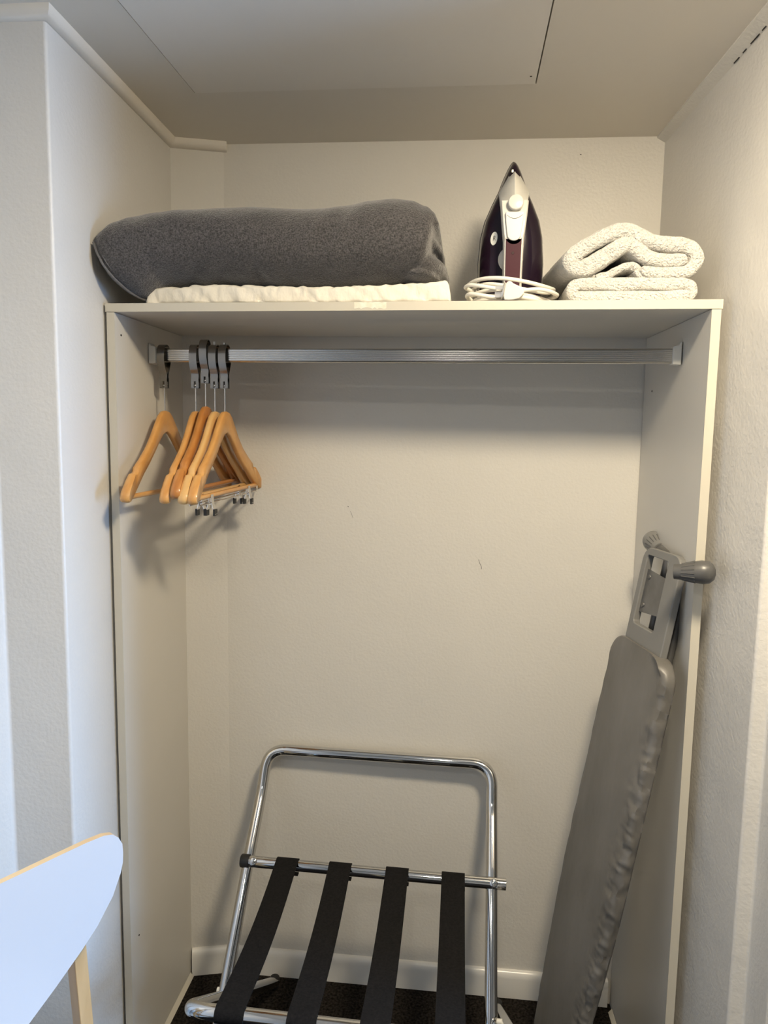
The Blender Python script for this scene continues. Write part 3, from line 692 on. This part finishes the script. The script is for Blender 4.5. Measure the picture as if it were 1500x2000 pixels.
for s in ss:
    a = hwid(s); rw = []
    for k in range(25):
        u = -1+2*k/24; e = 1-abs(u); rnd = .010
        dd = e*a; n = -(rnd-math.sqrt(max(0, rnd*rnd-(rnd-min(dd, rnd))**2)))*.8
        pucker = 0
        if u > .62: pucker = ((u-.62)/.38)*(noise.noise((s*30+u*6, u*3.0-s*8, 1.7))*.010+(1-abs(noise.noise((s*46-u*9, u*4, 4.2)))*2)*.0055)
        elif u < -.75: pucker = noise.noise((s*30, u*3, 8.7))*.0015
        n += pucker+noise.noise((s*5, u*1.6, 2.2))*.0022
        rw.append(BP(u*a, s, n))
    for k, (uu, nn) in enumerate(((1.0, -.012), (1.0, -.019), (.97, -.0245), (.90, -.025), (0, -.0245), (-.90, -.025), (-.97, -.0245), (-1.0, -.019), (-1.0, -.012))):
        jit = noise.noise((s*45, k*1.3, 3.3))*.0065 if uu > .9 else 0
        rw.append(BP(uu*a+jit, s, nn+jit*.6))
    rows.append(rw)
nr = len(rows[0]); V = [p for rw in rows for p in rw]
F = []
for i in range(len(rows)-1): F += [(i*nr+k, i*nr+(k+1) % nr, (i+1)*nr+(k+1) % nr, (i+1)*nr+k) for k in range(nr)]
F += [tuple(range(nr)), tuple((len(rows)-1)*nr+k for k in range(nr))]
mesh('board_cover', V, F, 'bcover', ib, smooth=True, auto=75)
# iron rest: grey frame with a zinc plate across the opening
def rrect(u0, u1, s0, s1, r, n=6):
    out = []
    for cx, cy, a0 in ((u1-r, s0+r, -90), (u1-r, s1-r, 0), (u0+r, s1-r, 90), (u0+r, s0+r, 180)):
        for k in range(n+1): a = math.radians(a0+90*k/n); out.append((cx+r*math.cos(a), cy+r*math.sin(a)))
    return out
o_ = rrect(-.079, .080, -.205, .030, .030); i_ = rrect(-.060, .031, -.188, -.038, .008); n = len(o_)
V = []
for zz, (oo, ii) in ((-.006, (o_, i_)), (-.022, (o_, i_))):
    V += [BP(u, s, zz) for u, s in oo]+[BP(u, s, zz) for u, s in ii]
F = []
for k in range(n):
    j = (k+1) % n
    F += [(k, j, n+j, n+k), (2*n+k, 3*n+k, 3*n+j, 2*n+j), (k, 2*n+k, 2*n+j, j), (n+k, n+j, 3*n+j, 3*n+k)]
rest = mesh('iron_rest_frame', V, F, 'gplastic', ib, bevel=.003, seg=3)
V = []
pl = [(-.064, -.158), (.034, -.150), (.034, -.072), (-.064, -.062)]
V = [BP(u, s, -.0145) for u, s in pl]+[BP(u, s, -.0165) for u, s in pl]
plate = mesh('rest_plate', V, [(0, 1, 2, 3), (7, 6, 5, 4), (0, 4, 5, 1), (1, 5, 6, 2), (2, 6, 7, 3), (3, 7, 4, 0)], 'gmetal', rest)
for u, s in ((-.047, -.142), (-.048, -.080)): lathe('rivet', [(.0058, 0), (.005, .002), (.0025, .003)], BP(u, s, -.0145), nv, 'gplastic2', plate, n=14)
# folded legs behind the board with a foot bar and ribbed end caps
LN = -.046
for u in (-.045, .045):
    tube('leg', [BP(u, -.185, LN), BP(u*.9, .25, LN), BP(u*.5, .93, LN+.004)], .0095, 'gplastic2', ib, n=12)
SB = -.198
fbp = [BP(-.125, SB-.018, LN-.002), BP(-.085, SB-.004, LN), BP(0, SB, LN), BP(.085, SB+.002, LN+.001), Vector((1.148, -.030, 1.2630))]
tube('foot_bar', smoothpath(fbp, 5), .0125, 'gplastic2', ib, n=14)
def cap(p, q, m, K=1.0):
    p, q = Vector(p), Vector(q); ax = (q-p).normalized(); L = (q-p).length
    c = lathe('ribbed_end_cap', [(a_*K, b_) for a_, b_ in [(.0125, -.012), (.0135, 0), (.0178, L*.35), (.0198, L*.62), (.0185, L*.82), (.0125, L*.95), (.004, L)]], p, ax, m, ib, n=24, auto=60)
    a = (Vector((0, 0, 1))).cross(ax).normalized(); b = ax.cross(a)
    for k in range(16):
        t = 2*math.pi*k/16; r1, r2 = .0136*K, .0184*K; dr = a*math.cos(t)+b*math.sin(t)
        tube('rib', [p+ax*(.002)+dr*r1, p+ax*(L*.42)+dr*r2], .0011, 'gplastic2', c, n=6)
cap((1.146, -.032, 1.2630), (1.2015, -.054, 1.268), 'gplastic2', 1.12)
cap(BP(-.098, SB-.008, LN), BP(-.142, SB-.022, LN-.001), 'gplastic', 1.2)

# ------------------------------------------------------------------ chair in the foreground
T0 = Vector((.185, -.361, 0)); du = Vector((-.531, -.847, 0)).normalized(); nf = Vector((.847, -.531, 0))   # along the backrest / facing
ch = thing('chair', (.22, -.62, 0), 'white laminate chair with pale timber legs at the lower left', 'chair')
UC = .205
half = [(-.0135, .812), (-.0125, .828), (-.006, .842), (.004, .852), (.020, .857), (.05, .8585), (.10, .858), (.15, .857), (UC, .8565)]
low_ = [(-.0125, .795), (-.008, .778), (.007, .745), (.035, .708), (.062, .682), (.105, .646), (.149, .612), (.178, .598), (UC, .594)]
topl = half+[(2*UC-u, z) for u, z in reversed(half[:-1])]
botl = low_+[(2*UC-u, z) for u, z in reversed(low_[:-1])]
outl = topl+list(reversed(botl))
def CP(u, z, d):
    bow = .05*((u-UC)/.22)**2*0+.0
    return T0+du*u+nf*(d+bow-(z-.8)*.10*0)+Vector((0, 0, z))
n = len(outl)
V = [CP(u, z, 0) for u, z in outl]+[CP(u, z, -.0105) for u, z in outl]
bk = mesh('backrest', V, [tuple(range(n)), tuple(range(2*n-1, n-1, -1))], 'lam', ch)
V = [CP(u, z, .0) for u, z in outl]+[CP(u, z, -.0105) for u, z in outl]
mesh('ply_edge', V, [(k, (k+1) % n, n+(k+1) % n, n+k) for k in range(n)], 'ply', bk, smooth=True, auto=50)
# uprights run behind the backrest down to the floor as rear legs
def leg(p, q, a=.015, b=.011):
    p, q = Vector(p), Vector(q); V, F = sweepg([p, q], [(-a, -b), (a, -b), (a, b), (-a, b)], upv=tuple(du)); return mesh('leg', V, F, 'oak', ch, bevel=.002)
for u, ub in ((.066, .0), (2*UC-.066, 2*UC-.0)):
    leg(CP(u, .80, -.0265), CP(ub, .0, -.075))
for u in (.04, 2*UC-.04): leg(CP(u, .43, .36), CP(u, .0, .385))
sp = []
for u, d in rrect(-.0, 2*UC, -.005, .41, .06): sp.append((u, d))
V = [CP(u, .448, d) for u, d in sp]+[CP(u, .436, d) for u, d in sp]; n = len(sp)
mesh('seat', V, [tuple(range(n)), tuple(range(2*n-1, n-1, -1))]+[(k, (k+1) % n, n+(k+1) % n, n+k) for k in range(n)], 'lam', ch)
for u in (.05, 2*UC-.05):
    p, q = CP(u, .418, -.045), CP(u, .418, .37); V, F = sweepg([p, q], [(-.011, -.017), (.011, -.017), (.011, .017), (-.011, .017)], upv=(0, 0, 1)); mesh('side_rail', V, F, 'oak', ch)

# ------------------------------------------------------------------ room lamps (outside the frame, they light the alcove)
def ceiling_lamp(x, y, r, drop, col, power, label):
    z = CZ(x, y); t = thing('ceiling_lamp', (x, y, z), label, 'ceiling lamp'); t['_w'] = (0, 0, 0); del t['_w']
    lathe('lamp_base', [(r*1.05, -.012), (r*1.08, -.004), (r*1.08, .0)], (0, 0, 0), (0, 0, 1), 'lampbase', t, n=32)
    pf = [(r*math.cos(a), -.012-drop*math.sin(a)) for a in [math.pi/2*k/8 for k in range(0, 8)]]+[(r*.05, -.012-drop)]
    lathe('lamp_diffuser', pf, (0, 0, 0), (0, 0, 1), emit('lamp_glow', col, power), t, n=32)
ceiling_lamp(1.06, -.74, .12, .035, WARM, LAMP_NEAR, 'round opal ceiling lamp in front of the wardrobe alcove')
ceiling_lamp(.62, -1.66, .05, .006, COOL, LAMP_FAR, 'small round ceiling lamp further out in the room')

for o in bpy.data.objects:
    if '_w' in o: del o['_w']
